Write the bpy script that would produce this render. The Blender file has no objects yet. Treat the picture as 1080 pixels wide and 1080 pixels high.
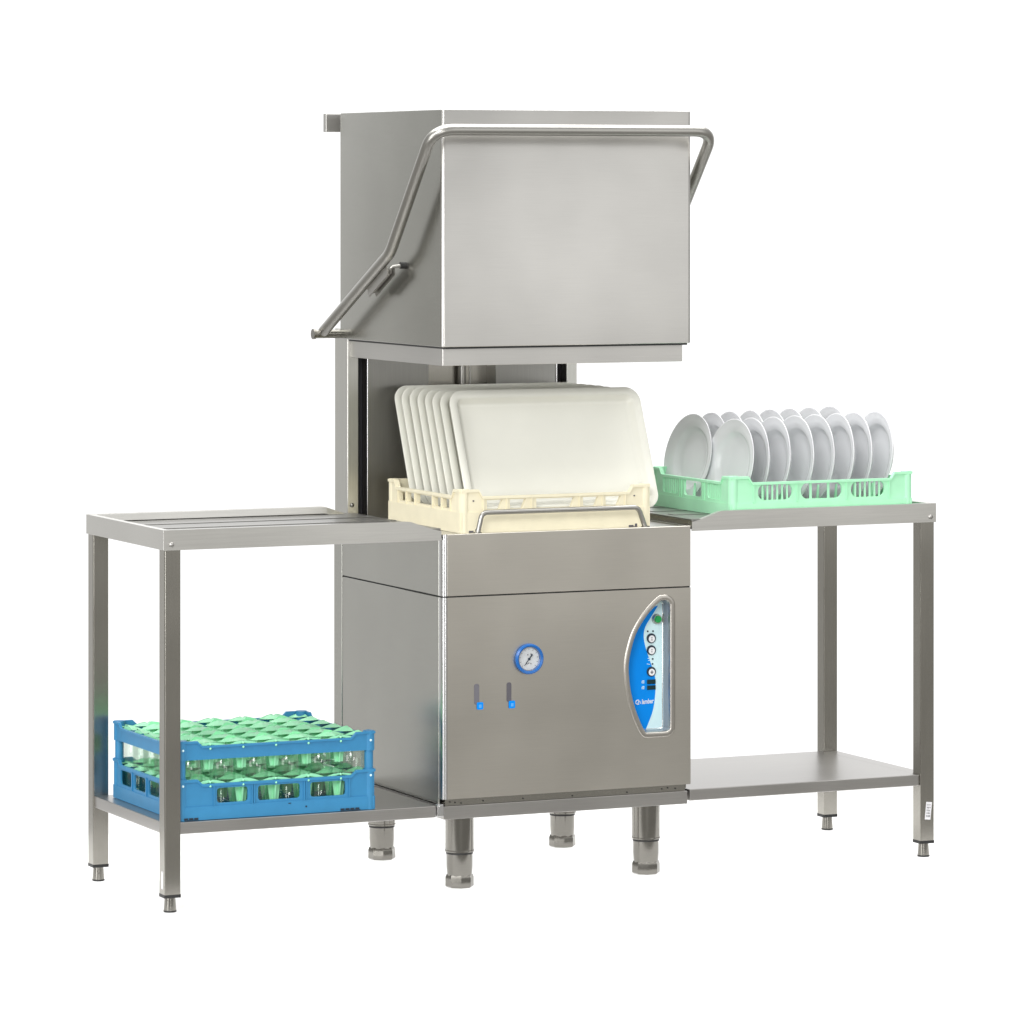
import bpy, bmesh, math, random
from mathutils import Vector, Matrix
from mathutils.geometry import tessellate_polygon
random.seed(7)
PI = math.pi
S = bpy.context.scene
C = S.collection
V = Vector

# light set-up
WORLD_Y0, WORLD_Y1 = .45, .97
ROOM_LO, ROOM_HI = (.36, .352, .33, 1), (.46, .46, .45, 1)
EXPOSURE = 0.08
#          name          place              aimed at       width height watts
LIGHTS = [('overhead_softbox', (.6, .8, 4.6), (.6, .7, 0), 6.0, 5.0, 385),
          ('front_right_softbox', (1.9, -3.0, 1.9), (.3, 0, 1.3), 2.8, 2.4, 16),
          ('left_softbox', (-4.0, -1.75, 1.5), (.2, .1, 1.0), 1.6, 3.2, 66),
          ('front_strip_softbox', (-1.2, -6.3, .8), (.3, 0, .5), 1.3, 1.3, 42),
          ('key_softbox', (-5.6, -7.4, 4.6), (.3, .2, .9), 3.0, 3.0, 420),
          ('under_floor_fill', (.32, .45, -.55), (.32, .4501, 0), 2.5, 1.15, 24)]  # last one: unseen lamp added under the floor sheet to fill its shadows

# ------------------------------------------------------------------ materials
def new_mat(name):
    m = bpy.data.materials.new(name); m.use_nodes = True
    nt = m.node_tree; b = nt.nodes['Principled BSDF']
    return m, nt, b

def N(nt, t, **kw):
    n = nt.nodes.new(t)
    for k, v in kw.items():
        if k in n.inputs: n.inputs[k].default_value = v
        else: setattr(n, k, v)
    return n

def steel(name, col, rough, grain=(1, 1, 60), var=.06, bump=.03, blot=.05):
    """brushed stainless steel: fine stretched grain plus faint large smudges"""
    m, nt, b = new_mat(name); L = nt.links
    b.inputs['Metallic'].default_value = 1.0
    tc = N(nt, 'ShaderNodeTexCoord')
    mp = N(nt, 'ShaderNodeMapping'); mp.inputs['Scale'].default_value = grain
    L.new(tc.outputs['Object'], mp.inputs['Vector'])
    gr = N(nt, 'ShaderNodeTexNoise', Scale=9.0, Detail=4.0, Roughness=.65)
    L.new(mp.outputs['Vector'], gr.inputs['Vector'])
    bl = N(nt, 'ShaderNodeTexNoise', Scale=4.0, Detail=2.0, Roughness=.45)
    L.new(tc.outputs['Object'], bl.inputs['Vector'])
    # colour
    r1 = N(nt, 'ShaderNodeMapRange'); r1.inputs['To Min'].default_value = 1 - var; r1.inputs['To Max'].default_value = 1 + var
    r1.inputs['From Min'].default_value = .25; r1.inputs['From Max'].default_value = .75
    L.new(gr.outputs['Fac'], r1.inputs['Value'])
    r2 = N(nt, 'ShaderNodeMapRange'); r2.inputs['To Min'].default_value = 1 - blot; r2.inputs['To Max'].default_value = 1 + blot
    r2.inputs['From Min'].default_value = .3; r2.inputs['From Max'].default_value = .7
    L.new(bl.outputs['Fac'], r2.inputs['Value'])
    mu = N(nt, 'ShaderNodeMath', operation='MULTIPLY')
    L.new(r1.outputs[0], mu.inputs[0]); L.new(r2.outputs[0], mu.inputs[1])
    vm = N(nt, 'ShaderNodeVectorMath', operation='SCALE'); vm.inputs[0].default_value = col
    L.new(mu.outputs[0], vm.inputs['Scale'])
    L.new(vm.outputs['Vector'], b.inputs['Base Color'])
    # roughness
    rr = N(nt, 'ShaderNodeMapRange'); rr.inputs['To Min'].default_value = rough - .022; rr.inputs['To Max'].default_value = rough + .022
    rr.inputs['From Min'].default_value = .25; rr.inputs['From Max'].default_value = .75
    L.new(bl.outputs['Fac'], rr.inputs['Value']); L.new(rr.outputs[0], b.inputs['Roughness'])
    bp = N(nt, 'ShaderNodeBump', Strength=bump, Distance=.002)
    L.new(gr.outputs['Fac'], bp.inputs['Height']); L.new(bp.outputs['Normal'], b.inputs['Normal'])
    return m

def plastic(name, col, rough=.4, var=.05, sss=0.0, spec=.5, scale=30, bump=.02):
    m, nt, b = new_mat(name); L = nt.links
    tc = N(nt, 'ShaderNodeTexCoord')
    no = N(nt, 'ShaderNodeTexNoise', Scale=scale, Detail=3.0)
    L.new(tc.outputs['Object'], no.inputs['Vector'])
    r = N(nt, 'ShaderNodeMapRange'); r.inputs['To Min'].default_value = 1 - var; r.inputs['To Max'].default_value = 1 + var
    r.inputs['From Min'].default_value = .3; r.inputs['From Max'].default_value = .7
    L.new(no.outputs['Fac'], r.inputs['Value'])
    vm = N(nt, 'ShaderNodeVectorMath', operation='SCALE'); vm.inputs[0].default_value = col
    L.new(r.outputs[0], vm.inputs['Scale']); L.new(vm.outputs['Vector'], b.inputs['Base Color'])
    b.inputs['Roughness'].default_value = rough
    b.inputs['Specular IOR Level'].default_value = spec
    if sss:
        b.inputs['Subsurface Weight'].default_value = sss
        b.inputs['Subsurface Radius'].default_value = (.01, .01, .008)
        b.inputs['Subsurface Scale'].default_value = .6
    if bump:
        bp = N(nt, 'ShaderNodeBump', Strength=bump, Distance=.002)
        n2 = N(nt, 'ShaderNodeTexNoise', Scale=scale * 8, Detail=2.0)
        L.new(tc.outputs['Object'], n2.inputs['Vector']); L.new(n2.outputs['Fac'], bp.inputs['Height'])
        L.new(bp.outputs['Normal'], b.inputs['Normal'])
    return m

def glass_mat(name):
    m, nt, b = new_mat(name); L = nt.links
    out = nt.nodes['Material Output']
    tr = N(nt, 'ShaderNodeBsdfTransparent'); tr.inputs['Color'].default_value = (.95, .98, .96, 1)
    gl = N(nt, 'ShaderNodeBsdfGlossy'); gl.inputs['Roughness'].default_value = .04
    lw = N(nt, 'ShaderNodeLayerWeight', Blend=.35)
    mp = N(nt, 'ShaderNodeMapRange'); mp.inputs['To Min'].default_value = .05; mp.inputs['To Max'].default_value = .16
    L.new(lw.outputs['Fresnel'], mp.inputs['Value'])
    mx = N(nt, 'ShaderNodeMixShader')
    L.new(mp.outputs[0], mx.inputs['Fac']); L.new(tr.outputs[0], mx.inputs[1]); L.new(gl.outputs[0], mx.inputs[2])
    L.new(mx.outputs[0], out.inputs['Surface'])
    return m

H_GR, V_GR = (1, 1, 55), (55, 55, 1)
M = dict(
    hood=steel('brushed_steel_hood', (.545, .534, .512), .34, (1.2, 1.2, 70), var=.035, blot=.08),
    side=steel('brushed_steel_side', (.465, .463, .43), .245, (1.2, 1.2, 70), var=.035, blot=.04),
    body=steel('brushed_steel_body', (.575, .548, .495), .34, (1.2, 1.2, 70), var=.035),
    edge=steel('bright_folded_steel', (.70, .70, .705), .24, (4, 4, 1), bump=.0, var=.02),
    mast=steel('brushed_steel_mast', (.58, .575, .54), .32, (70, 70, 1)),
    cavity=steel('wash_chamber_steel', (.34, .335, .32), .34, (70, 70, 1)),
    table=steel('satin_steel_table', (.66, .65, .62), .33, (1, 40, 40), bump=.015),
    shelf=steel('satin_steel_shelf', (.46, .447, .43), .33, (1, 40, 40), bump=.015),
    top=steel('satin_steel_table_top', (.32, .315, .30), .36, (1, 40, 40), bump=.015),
    leg=steel('dark_brushed_steel_leg', (.375, .36, .325), .24, (70, 70, 1)),
    tube=steel('satin_steel_tube', (.42, .41, .385), .33, (30, 30, 30), bump=.01),
    foot=steel('turned_steel_foot', (.26, .25, .227), .16, (4, 4, 90), bump=.01),
    chrome=steel('bright_chrome', (.82, .82, .82), .10, (5, 5, 5), bump=0),
    bezel=steel('pressed_steel_bezel', (.50, .475, .435), .33, (20, 20, 20), bump=.01),
    wall=plastic('recess_side_grey', (.20, .235, .275), .30, .02, bump=0),
    black=plastic('black_plastic', (.012, .012, .012), .45),
    gap=plastic('dark_joint_shadow_gap', (.02, .02, .02), .8, bump=0),
    slot=plastic('black_guide_strip', (.004, .004, .008), .5, bump=0),
    cream=plastic('cream_plastic', (.83, .77, .575), .42, .03),
    tray=plastic('off_white_tray_plastic', (.79, .785, .71), .17, .02, scale=9, bump=.01),
    china=plastic('white_glazed_china', (.69, .695, .71), .12, .015, scale=8, bump=0),
    mint=plastic('mint_green_plastic', (.44, .88, .57), .42, .03),
    insert=plastic('pale_green_insert_plastic', (.35, .84, .50), .38, .05),
    blue=plastic('blue_plastic', (.036, .225, .44), .40, .04),
    glass=glass_mat('clear_glass'),
    lab_blue=plastic('bright_blue_print', (.0, .26, .85), .45, .0, spec=.15, bump=0),
    lab_mid=plastic('mid_blue_print', (.10, .38, .82), .4, .0, bump=0),
    lab_pale=plastic('pale_cyan_print', (.70, .93, .97), .35, .0, bump=0),
    white=plastic('white_print', (.85, .86, .88), .4, .0, bump=0),
    dark=plastic('dark_print', (.015, .03, .05), .4, .0, bump=0),
    display=plastic('dark_green_display', (.004, .03, .035), .15, .0, bump=0),
    green=plastic('green_button_plastic', (.01, .32, .07), .25, .0, bump=0),
    ring_blue=plastic('gauge_blue_ring', (.010, .125, .43), .3, .05, bump=0),
    dial=plastic('gauge_dial_face', (.60, .62, .63), .5, .06, scale=120, bump=0),
    grey=plastic('grey_print', (.105, .10, .115), .5, .0, bump=0),
    grey_lt=plastic('light_grey_print', (.15, .145, .165), .5, .0, bump=0),
    paper=plastic('sticker_paper', (.74, .73, .75), .5, .03, bump=0),
    ink=plastic('sticker_ink', (.22, .22, .23), .6, .0, bump=0),
)

def translucent_floor(name):
    """white translucent sheet, lit from below by an added lamp that fills the floor shadows"""
    m, nt, b = new_mat(name); L = nt.links
    no = N(nt, 'ShaderNodeTexNoise', Scale=3.0, Detail=2.0)
    r = N(nt, 'ShaderNodeMapRange'); r.inputs['To Min'].default_value = .87; r.inputs['To Max'].default_value = .91
    L.new(no.outputs['Fac'], r.inputs['Value'])
    d = N(nt, 'ShaderNodeBsdfDiffuse'); t = N(nt, 'ShaderNodeBsdfTranslucent')
    for n in (d, t): L.new(r.outputs[0], n.inputs['Color'])
    mx = N(nt, 'ShaderNodeMixShader'); mx.inputs['Fac'].default_value = .45
    L.new(d.outputs[0], mx.inputs[1]); L.new(t.outputs[0], mx.inputs[2])
    L.new(mx.outputs[0], nt.nodes['Material Output'].inputs['Surface']); nt.nodes.remove(b)
    return m
M['floor'] = translucent_floor('white_translucent_sheet')

# ------------------------------------------------------------------ mesh helpers
def obj(name, bm, mat, parent=None, org=None, angle=32):
    """link bm (world coordinates, or relative to the thing when it has a parent) as one mesh object"""
    bmesh.ops.recalc_face_normals(bm, faces=bm.faces[:])
    me = bpy.data.meshes.new(name); bm.to_mesh(me); bm.free()
    mats = mat if isinstance(mat, (list, tuple)) else [mat]
    for m in mats: me.materials.append(M[m] if isinstance(m, str) else m)
    for p in me.polygons: p.use_smooth = True
    me.set_sharp_from_angle(angle=math.radians(angle))
    o = bpy.data.objects.new(name, me); C.objects.link(o)
    if BEV[0]:
        w = o.modifiers.new('weighted_normals', 'WEIGHTED_NORMAL'); w.mode = 'FACE_AREA'; w.weight = 100; w.keep_sharp = True
        BEV[0] = False
    if parent is not None: o.parent = parent
    if org is not None: o.location = org
    return o

def thing(name, label, cat, loc=(0, 0, 0), rotz=0, group=None):
    o = bpy.data.objects.new(name, None); C.objects.link(o)
    o.empty_display_size = .05
    o.location = loc; o.rotation_euler = (0, 0, rotz)
    return tag(o, label, cat, group)

def tag(o, label, cat, group=None):
    o['label'] = label; o['category'] = cat
    if group: o['group'] = group
    return o

BEV = [False]
def BM(): return bmesh.new()

def box(bm, x0, x1, y0, y1, z0, z1, bev=0.0, seg=2, edges='all'):
    r = bmesh.ops.create_cube(bm, size=1.0)
    vs = r['verts']
    for v in vs:
        v.co = V((x0 + (v.co.x + .5) * (x1 - x0), y0 + (v.co.y + .5) * (y1 - y0), z0 + (v.co.z + .5) * (z1 - z0)))
    if bev:
        BEV[0] = True
        es = list({e for v in vs for e in v.link_edges})
        if edges == 'v':
            es = [e for e in es if abs(e.verts[0].co.z - e.verts[1].co.z) > 1e-6]
        bmesh.ops.bevel(bm, geom=es, offset=bev, segments=seg, profile=.5, affect='EDGES', clamp_overlap=True)
    return bm

def cyl(bm, p0, p1, r0, r1=None, n=24, caps=True):
    r1 = r0 if r1 is None else r1
    p0, p1 = V(p0), V(p1); d = p1 - p0
    rot = d.to_track_quat('Z', 'Y').to_matrix().to_4x4()
    mat = Matrix.Translation((p0 + p1) / 2) @ rot
    bmesh.ops.create_cone(bm, cap_ends=caps, cap_tris=False, segments=n, radius1=r0, radius2=r1, depth=d.length, matrix=mat)
    return bm

def lathe(bm, prof, n=40, mat=None, close=False):
    """revolve (r, z) profile round Z"""
    mat = mat or Matrix()
    rings = []
    for r, z in prof:
        if r < 1e-6: rings.append([bm.verts.new(mat @ V((0, 0, z)))])
        else: rings.append([bm.verts.new(mat @ V((r * math.cos(2*PI*i/n), r * math.sin(2*PI*i/n), z))) for i in range(n)])
    pairs = list(zip(rings[:-1], rings[1:]))
    if close: pairs.append((rings[-1], rings[0]))
    for a, b in pairs:
        for i in range(n):
            j = (i + 1) % n
            if len(a) == 1 and len(b) == 1: continue
            if len(a) == 1: bm.faces.new((a[0], b[i], b[j]))
            elif len(b) == 1: bm.faces.new((a[i], a[j], b[0]))
            else: bm.faces.new((a[i], a[j], b[j], b[i]))
    return bm

def fillet(pts, rad, n=8):
    """round the inner corners of a 3-D polyline"""
    pts = [V(p) for p in pts]; out = [pts[0]]
    for i in range(1, len(pts) - 1):
        r = rad[i - 1] if isinstance(rad, (list, tuple)) else rad
        a, b, c = pts[i-1], pts[i], pts[i+1]
        u, w = (a - b).normalized(), (c - b).normalized()
        ang = u.angle(w); t = min(r / math.tan(ang / 2), (a-b).length * .49, (c-b).length * .49)
        p, q = b + u * t, b + w * t
        for k in range(n + 1):
            s = k / n
            out.append((1-s)**2 * p + 2*s*(1-s) * b + s*s * q)
    out.append(pts[-1])
    return out

def tube(bm, pts, r, n=16, caps=True):
    pts = [V(p) for p in pts]
    rings = []; up = None
    for i, p in enumerate(pts):
        t = (pts[min(i+1, len(pts)-1)] - pts[max(i-1, 0)]).normalized()
        if up is None:
            up = V((0, 0, 1)) if abs(t.z) < .9 else V((1, 0, 0))
        up = (up - t * up.dot(t)).normalized(); sd = t.cross(up)
        rr = r[i] if isinstance(r, (list, tuple)) else r
        rings.append([bm.verts.new(p + (up * math.cos(2*PI*k/n) + sd * math.sin(2*PI*k/n)) * rr) for k in range(n)])
    for a, b in zip(rings[:-1], rings[1:]):
        for k in range(n):
            j = (k + 1) % n
            bm.faces.new((a[k], a[j], b[j], b[k]))
    if caps:
        bm.faces.new(rings[0]); bm.faces.new(rings[-1])
    return bm

def plate(bm, outline, holes, f, d0, d1):
    """extruded 2-D polygon with holes; f(s, z, d) gives the point in space"""
    loops = [outline] + list(holes)
    flat = [p for l in loops for p in l]
    tris = tessellate_polygon([[V((p[0], p[1], 0)) for p in l] for l in loops])
    A = [bm.verts.new(f(p[0], p[1], d0)) for p in flat]
    two = abs(d1 - d0) > 1e-9
    B = [bm.verts.new(f(p[0], p[1], d1)) for p in flat] if two else None
    for t in tris:
        try:
            bm.faces.new([A[i] for i in t])
            if two: bm.faces.new([B[i] for i in reversed(t)])
        except ValueError: pass
    if two:
        k = 0
        for l in loops:
            n = len(l)
            for i in range(n):
                j = (i + 1) % n
                bm.faces.new((A[k+i], A[k+j], B[k+j], B[k+i]))
            k += n
    return bm

def rrect(s0, z0, s1, z1, r, n=5):
    r = min(r, (s1-s0)/2 - 1e-4, (z1-z0)/2 - 1e-4); out = []
    for cx, cz, a in ((s1-r, z1-r, 0), (s0+r, z1-r, 90), (s0+r, z0+r, 180), (s1-r, z0+r, 270)):
        for k in range(n + 1):
            t = math.radians(a + 90 * k / n)
            out.append((cx + r * math.cos(t), cz + r * math.sin(t)))
    return out

def smooth_loop(pts, sub=5):
    """closed Catmull-Rom through 2-D points"""
    out = []; n = len(pts)
    for i in range(n):
        p0, p1, p2, p3 = (V(pts[(i+k-1) % n]) for k in range(4))
        for k in range(sub):
            t = k / sub
            out.append(tuple(.5 * ((2*p1) + (p2-p0)*t + (2*p0-5*p1+4*p2-p3)*t*t + (3*p1-p0-3*p2+p3)*t**3)))
    return out

def smooth_open(pts, sub=5):
    out = []; n = len(pts)
    for i in range(n - 1):
        p0, p1, p2, p3 = (V(pts[min(max(i+k-1, 0), n-1)]) for k in range(4))
        for k in range(sub):
            t = k / sub
            out.append(tuple(.5 * ((2*p1) + (p2-p0)*t + (2*p0-5*p1+4*p2-p3)*t*t + (3*p1-p0-3*p2+p3)*t**3)))
    out.append(tuple(pts[-1])); return out

def area2(l): return .5 * sum(a[0]*b[1] - b[0]*a[1] for a, b in zip(l, l[1:] + l[:1]))

def offset(loop, d):
    """inward offset of a closed 2-D loop"""
    s = 1 if area2(loop) > 0 else -1; n = len(loop); out = []
    for i in range(n):
        a, b, c = V(loop[i-1]), V(loop[i]), V(loop[(i+1) % n])
        e1, e2 = (b-a).normalized(), (c-b).normalized()
        n1, n2 = V((-e1.y, e1.x)), V((-e2.y, e2.x))
        nn = (n1 + n2).normalized() * s
        out.append(tuple(b + nn * d))
    return out

def loft(bm, rings, f, cap=False):
    vs = [[bm.verts.new(f(p[0], p[1], d)) for p in l] for l, d in rings]
    n = len(vs[0])
    for a, b in zip(vs[:-1], vs[1:]):
        for i in range(n):
            j = (i + 1) % n
            bm.faces.new((a[i], a[j], b[j], b[i]))
    if cap: bm.faces.new(vs[-1])
    return bm

FRONT = lambda s, z, d: V((s, d, z))          # a drawing on the front plane, d = depth behind it

# ------------------------------------------------------------------ setting
bm = BM(); bmesh.ops.create_grid(bm, x_segments=2, y_segments=2, size=1)
for v in bm.verts: v.co = V((v.co.x * 1.45 + .32, .45 + v.co.y * .73, 0))
fl = obj('floor', bm, 'floor'); fl['kind'] = 'structure'

# ------------------------------------------------------------------ dishwasher
W = .63; D = .645
ZT, ZHB, ZB, ZSE, ZPB, ZRB, ZS = 1.7773, 1.2384, .8132, .6715, .2123, .1661, 1.1949
dw = thing('hood_dishwasher', 'tall stainless steel pass-through dishwasher with its square hood raised', 'dishwasher')

# control panel recess
OUT = [(.5452,.6527),(.5575,.6553),(.5674,.6554),(.5784,.6503),(.5871,.6401),(.5895,.6268),(.5895,.57),(.5895,.4946),(.5895,.42),(.5895,.3515),(.5859,.3362),(.5748,.3269),(.56,.3248),(.5355,.3250),
       (.5134,.3257),(.5036,.3307),(.4914,.3499),(.4742,.3903),(.462,.4347),(.4572,.4744),(.4572,.5007),(.462,.5289),(.4742,.5679),(.4913,.5978),(.5158,.6276)]
OUT = smooth_loop(OUT, 4)
if area2(OUT) < 0: OUT = OUT[::-1]
LIP = offset(OUT, .0145)

GAPW = .0016
bm = BM()
plate(bm, [(0.0112, ZPB), (W, ZPB), (W, ZSE - GAPW), (0.0112, ZSE - GAPW)], [OUT], FRONT, 0, .0015)
pnl = obj('front_panel', bm, 'body', dw)
bm = BM(); box(bm, .0112, W, 0, .012, ZSE + GAPW, ZB, .0008, 1)
obj('upper_front_band', bm, 'body', dw)
# dark joint behind the seam and inner carcass
bm = BM(); box(bm, .006, W - .002, .034, D - .03, ZRB + .034, ZB - .006)
obj('inner_carcass', bm, 'gap', dw)
bm = BM(); box(bm, .0105, W - .001, .0022, .010, ZSE - .006, ZSE + .006); box(bm, .0028, .0104, .0060, .020, ZSE - .006, ZSE + .006); box(bm, .0012, .006, .024, D - .055, ZSE - .006, ZSE + .006)
obj('joint_strip', bm, 'gap', dw)
# bright rolled corner post
bm = BM()
pr = [(0, .021)] + [(.0055 - .0055*math.cos(t), .0055 - .0055*math.sin(t)) for t in [k*PI/2/6 for k in range(7)]] + [(.0045, .0045), (.0045, .021)]
pr = [(0, .021), (0, .010)] + [(.0095 - .0095*math.cos(t), .0095 - .0095*math.sin(t)) for t in [k*PI/2/7 for k in range(1, 8)]] + [(.0108, 0.0), (.0108, .021)]
for z0, z1 in ((ZPB, ZSE - GAPW), (ZSE + GAPW, ZB)):
    a = [bm.verts.new((x - .0002, y - .0002, z0)) for x, y in pr]; b = [bm.verts.new((x - .0002, y - .0002, z1)) for x, y in pr]
    for i in range(len(pr)):
        j = (i + 1) % len(pr); bm.faces.new((a[i], a[j], b[j], b[i]))
    bm.faces.new(a); bm.faces.new(b)
obj('corner_post', bm, 'edge', dw)
# side panels
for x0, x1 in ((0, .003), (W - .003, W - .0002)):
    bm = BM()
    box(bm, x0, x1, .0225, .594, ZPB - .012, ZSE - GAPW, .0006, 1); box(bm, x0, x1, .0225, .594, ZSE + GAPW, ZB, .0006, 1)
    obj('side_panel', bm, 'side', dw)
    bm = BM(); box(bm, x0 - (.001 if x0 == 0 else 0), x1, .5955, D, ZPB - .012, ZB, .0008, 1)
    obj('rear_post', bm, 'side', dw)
bm = BM(); box(bm, .004, W - .004, D - .01, D - .001, ZRB + .02, ZB - .002)
obj('back_panel', bm, 'side', dw)
# top deck
bm = BM(); box(bm, .003, W - .003, .012, D - .012, ZB - .014, ZB - .004, .001, 1)
obj('top_deck', bm, 'table', dw)
# plinth rail under the panels
bm = BM(); box(bm, .004, W - .006, .004, D - .01, ZRB, ZRB + .030, .0015, 2)
pl = obj('plinth', bm, 'shelf', dw)
bm = BM(); box(bm, .010, W - .010, .010, .030, ZRB + .0305, ZPB + .004)
obj('recessed_strip', bm, 'leg', dw)
for x in (.022, .035, .05, .105, .205, .33, .47, .56, .575, .595):
    bm = BM(); cyl(bm, (x, .0102, ZPB - .009 + .002*math.sin(x*90)), (x, .008, ZPB - .009 + .002*math.sin(x*90)), .0016, n=8)
    obj('screw', bm, 'gap', pl)
# small hinge bracket at the left corner where the table hooks on
bm = BM(); box(bm, -.012, .0035, .002, .016, ZRB + .008, ZRB + .036, .002, 2); cyl(bm, (-.004, .0, ZRB + .03), (-.004, .006, ZRB + .03), .004, n=12)
obj('corner_bracket', bm, 'edge', pl)
# feet
def foot(x, y):
    bm = BM()
    lathe(bm, [(0, .082), (.0325, .082), (.0336, .083), (.0336, .0855), (.0328, .087), (.0328, ZRB + .002), (0, ZRB + .002)], 36, Matrix.Translation((x, y, 0)))
    f = obj('foot', bm, 'foot', dw, angle=15)
    bm = BM()
    lathe(bm, [(0, .0035), (.0285, .0035), (.0285, .0035), (.0285, .03), (.0300, .05), (.0300, .0775), (0, .0775)], 36, Matrix.Translation((x, y, 0)))
    obj('adjuster', bm, 'foot', f, angle=15)
    bm = BM(); cyl(bm, (x, y, .0776), (x, y, .0819), .0312, n=36)
    obj('collar_groove', bm, 'black', f)
    bm = BM()
    lathe(bm, [(0, .001), (.029, .001), (.0325, .004), (.0325, .023), (.0300, .030), (0, .030)], 8, Matrix.Translation((x, y, 0)) @ Matrix.Rotation(PI/8 + .1, 4, 'Z'))
    obj('hexagonal_foot_end', bm, 'foot', f, angle=20)
for x in (.0719, .5475):
    for y in (.068, .5238): foot(x, y)

# control panel
bm = BM()
loft(bm, [(OUT, .0004), (offset(OUT, .0010), -.0012), (offset(OUT, .0028), -.0022), (offset(OUT, .0100), -.0026), (offset(OUT, .0120), -.0018), (offset(OUT, .0135), .0008), (offset(OUT, .0142), .006)], FRONT)
cp = obj('control_panel', bm, 'bezel', dw, angle=60)
yb = .030
bm = BM(); loft(bm, [(offset(OUT, .0142), .0061), (offset(OUT, .0150), .014), (offset(OUT, .0162), .0265)], FRONT)
obj('recess_wall', bm, 'wall', cp, angle=60)
bm = BM(); loft(bm, [(offset(OUT, .0162), .0266), (offset(OUT, .0170), .0288), (offset(OUT, .0188), .0302)], FRONT)
obj('recess_fillet', bm, 'chrome', cp, angle=60)
inner = offset(OUT, .0160)
bm = BM(); plate(bm, [p for p in inner], [], FRONT, yb, yb + .0015)
obj('label_plate', bm, 'lab_pale', cp)
# blue field: the left part of the label plate bounded by an S-curve
S_CURVE = [(.560,.6275),(.5422,.6022),(.5268,.5789),(.5227,.5571),(.5279,.5312),(.536,.5088),(.5442,.4864),(.5514,.4658),(.5535,.4381),(.5514,.4107),(.5463,.3834),(.5361,.3582),(.5285,.3425)]
left_edge = [p for p in offset(OUT, .0163)]
# walk the left half of the inner loop from bottom to top
lb = sorted([p for p in left_edge if p[0] < .545 and .3425 < p[1] < .6275 and p[0] < (.5285 if p[1] < .40 else .56)], key=lambda p: p[1])
blue_poly = smooth_open(S_CURVE, 5) + lb
bm = BM(); plate(bm, blue_poly, [], FRONT, yb - .0006, yb - .0002)
obj('blue_field', bm, 'lab_blue', cp)
def disc(bm, x, z, r, d0, d1, n=28, r1=None):
    return cyl(bm, (x, d1, z), (x, d0, z), r, r1 if r1 else r, n)
bm = BM(); disc(bm, .5560, .5969, .0125, yb - .008, yb, r1=.0105)
b0 = obj('power_button', bm, 'bezel', cp)
bm = BM(); disc(bm, .5560, .5969, .0088, yb - .013, yb - .008, r1=.0075)
obj('button_cap', bm, 'green', b0)
for z, sym in ((.5526, 0), (.5250, 1), (.4751, 2)):
    bm = BM(); disc(bm, .5418, z, .0115, yb - .0030, yb - .0007)
    b1 = obj('push_button', bm, 'dark', cp)
    bm = BM(); disc(bm, .5423, z - .0012, .0080, yb - .0042, yb - .0031)
    obj('button_cap', bm, 'white', b1)
    bm = BM()
    if sym < 2:
        box(bm, .5414, .5430, yb - .0050, yb - .0043, z - .005, z - .002); box(bm, .5414, .5430, yb - .0050, yb - .0043, z, z + .003)
    else:
        box(bm, .5412, .5432, yb - .0050, yb - .0043, z - .005, z + .003); box(bm, .5385, .5459, yb - .00485, yb - .0044, z - .0020, z - .0002)
    obj('button_symbol', bm, 'grey', b1)
for x, z in ((.533, .5691), (.5467, .5689), (.5459, .5043), (.5455, .4927)):
    bm = BM(); disc(bm, x, z, .0021, yb - .0016, yb - .0007, 12); obj('indicator_light', bm, 'dark', cp)
for z0, z1 in ((.4465, .4567), (.4331, .4430)):
    bm = BM(); box(bm, .5310, .5530, yb - .003, yb - .0007, z0, z1, .0006, 1)
    obj('display', bm, 'display', cp)
for x, z in ((.5215, .4523), (.5215, .4389)):
    bm = BM()
    for k in range(3): box(bm, x - .0025, x + .0025, yb - .0014, yb - .0007, z - .0035 + k*.0026, z - .0020 + k*.0026)
    box(bm, x - .0040, x - .0030, yb - .0014, yb - .0007, z - .003, z + .002)
    obj('printed_icon', bm, 'lab_pale', cp)
for x, z in ((.533, .5055), (.5345, .5005), (.531, .4925), (.5352, .4915)):
    bm = BM(); box(bm, x, x + .0035, yb - .0014, yb - .0007, z, z + .0014); obj('printed_icon', bm, 'lab_pale', cp)
# maker's emblem and word
def text_mesh(s, size, bold=.0):
    cu = bpy.data.curves.new('lettering', 'FONT'); cu.body = s; cu.size = size; cu.offset = bold; cu.shear = .12; cu.extrude = .0002
    o = bpy.data.objects.new('lettering', cu); C.objects.link(o)
    bpy.context.view_layer.update()
    me = bpy.data.meshes.new_from_object(o.evaluated_get(bpy.context.evaluated_depsgraph_get()))
    bpy.data.objects.remove(o); return me
me = text_mesh('lamber', .0155, .00025)
bm = BM(); bm.from_mesh(me)
xs = [v.co.x for v in bm.verts]; x0, x1 = min(xs), max(xs)
for v in bm.verts:
    v.co = V((.5178 + (v.co.x - x0) / (x1 - x0) * .0310, yb - .0010 - v.co.z, .4010 + v.co.y + (v.co.x - x0) * .02))
tm = obj('maker_name', bm, 'white', cp)
bm = BM()
arc = [(.5075 + .0058*math.cos(t), yb - .001, .4055 + .0048*math.sin(t)) for t in [math.radians(60 + 15*k) for k in range(17)]]
tube(bm, arc, .0011, 6)
tube(bm, [(.5075, yb - .001, .4025), (.5105, yb - .001, .4085), (.5125, yb - .001, .4085), (.5138, yb - .001, .4018)], .0010, 6)
obj('maker_emblem', bm, 'white', cp)

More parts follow.
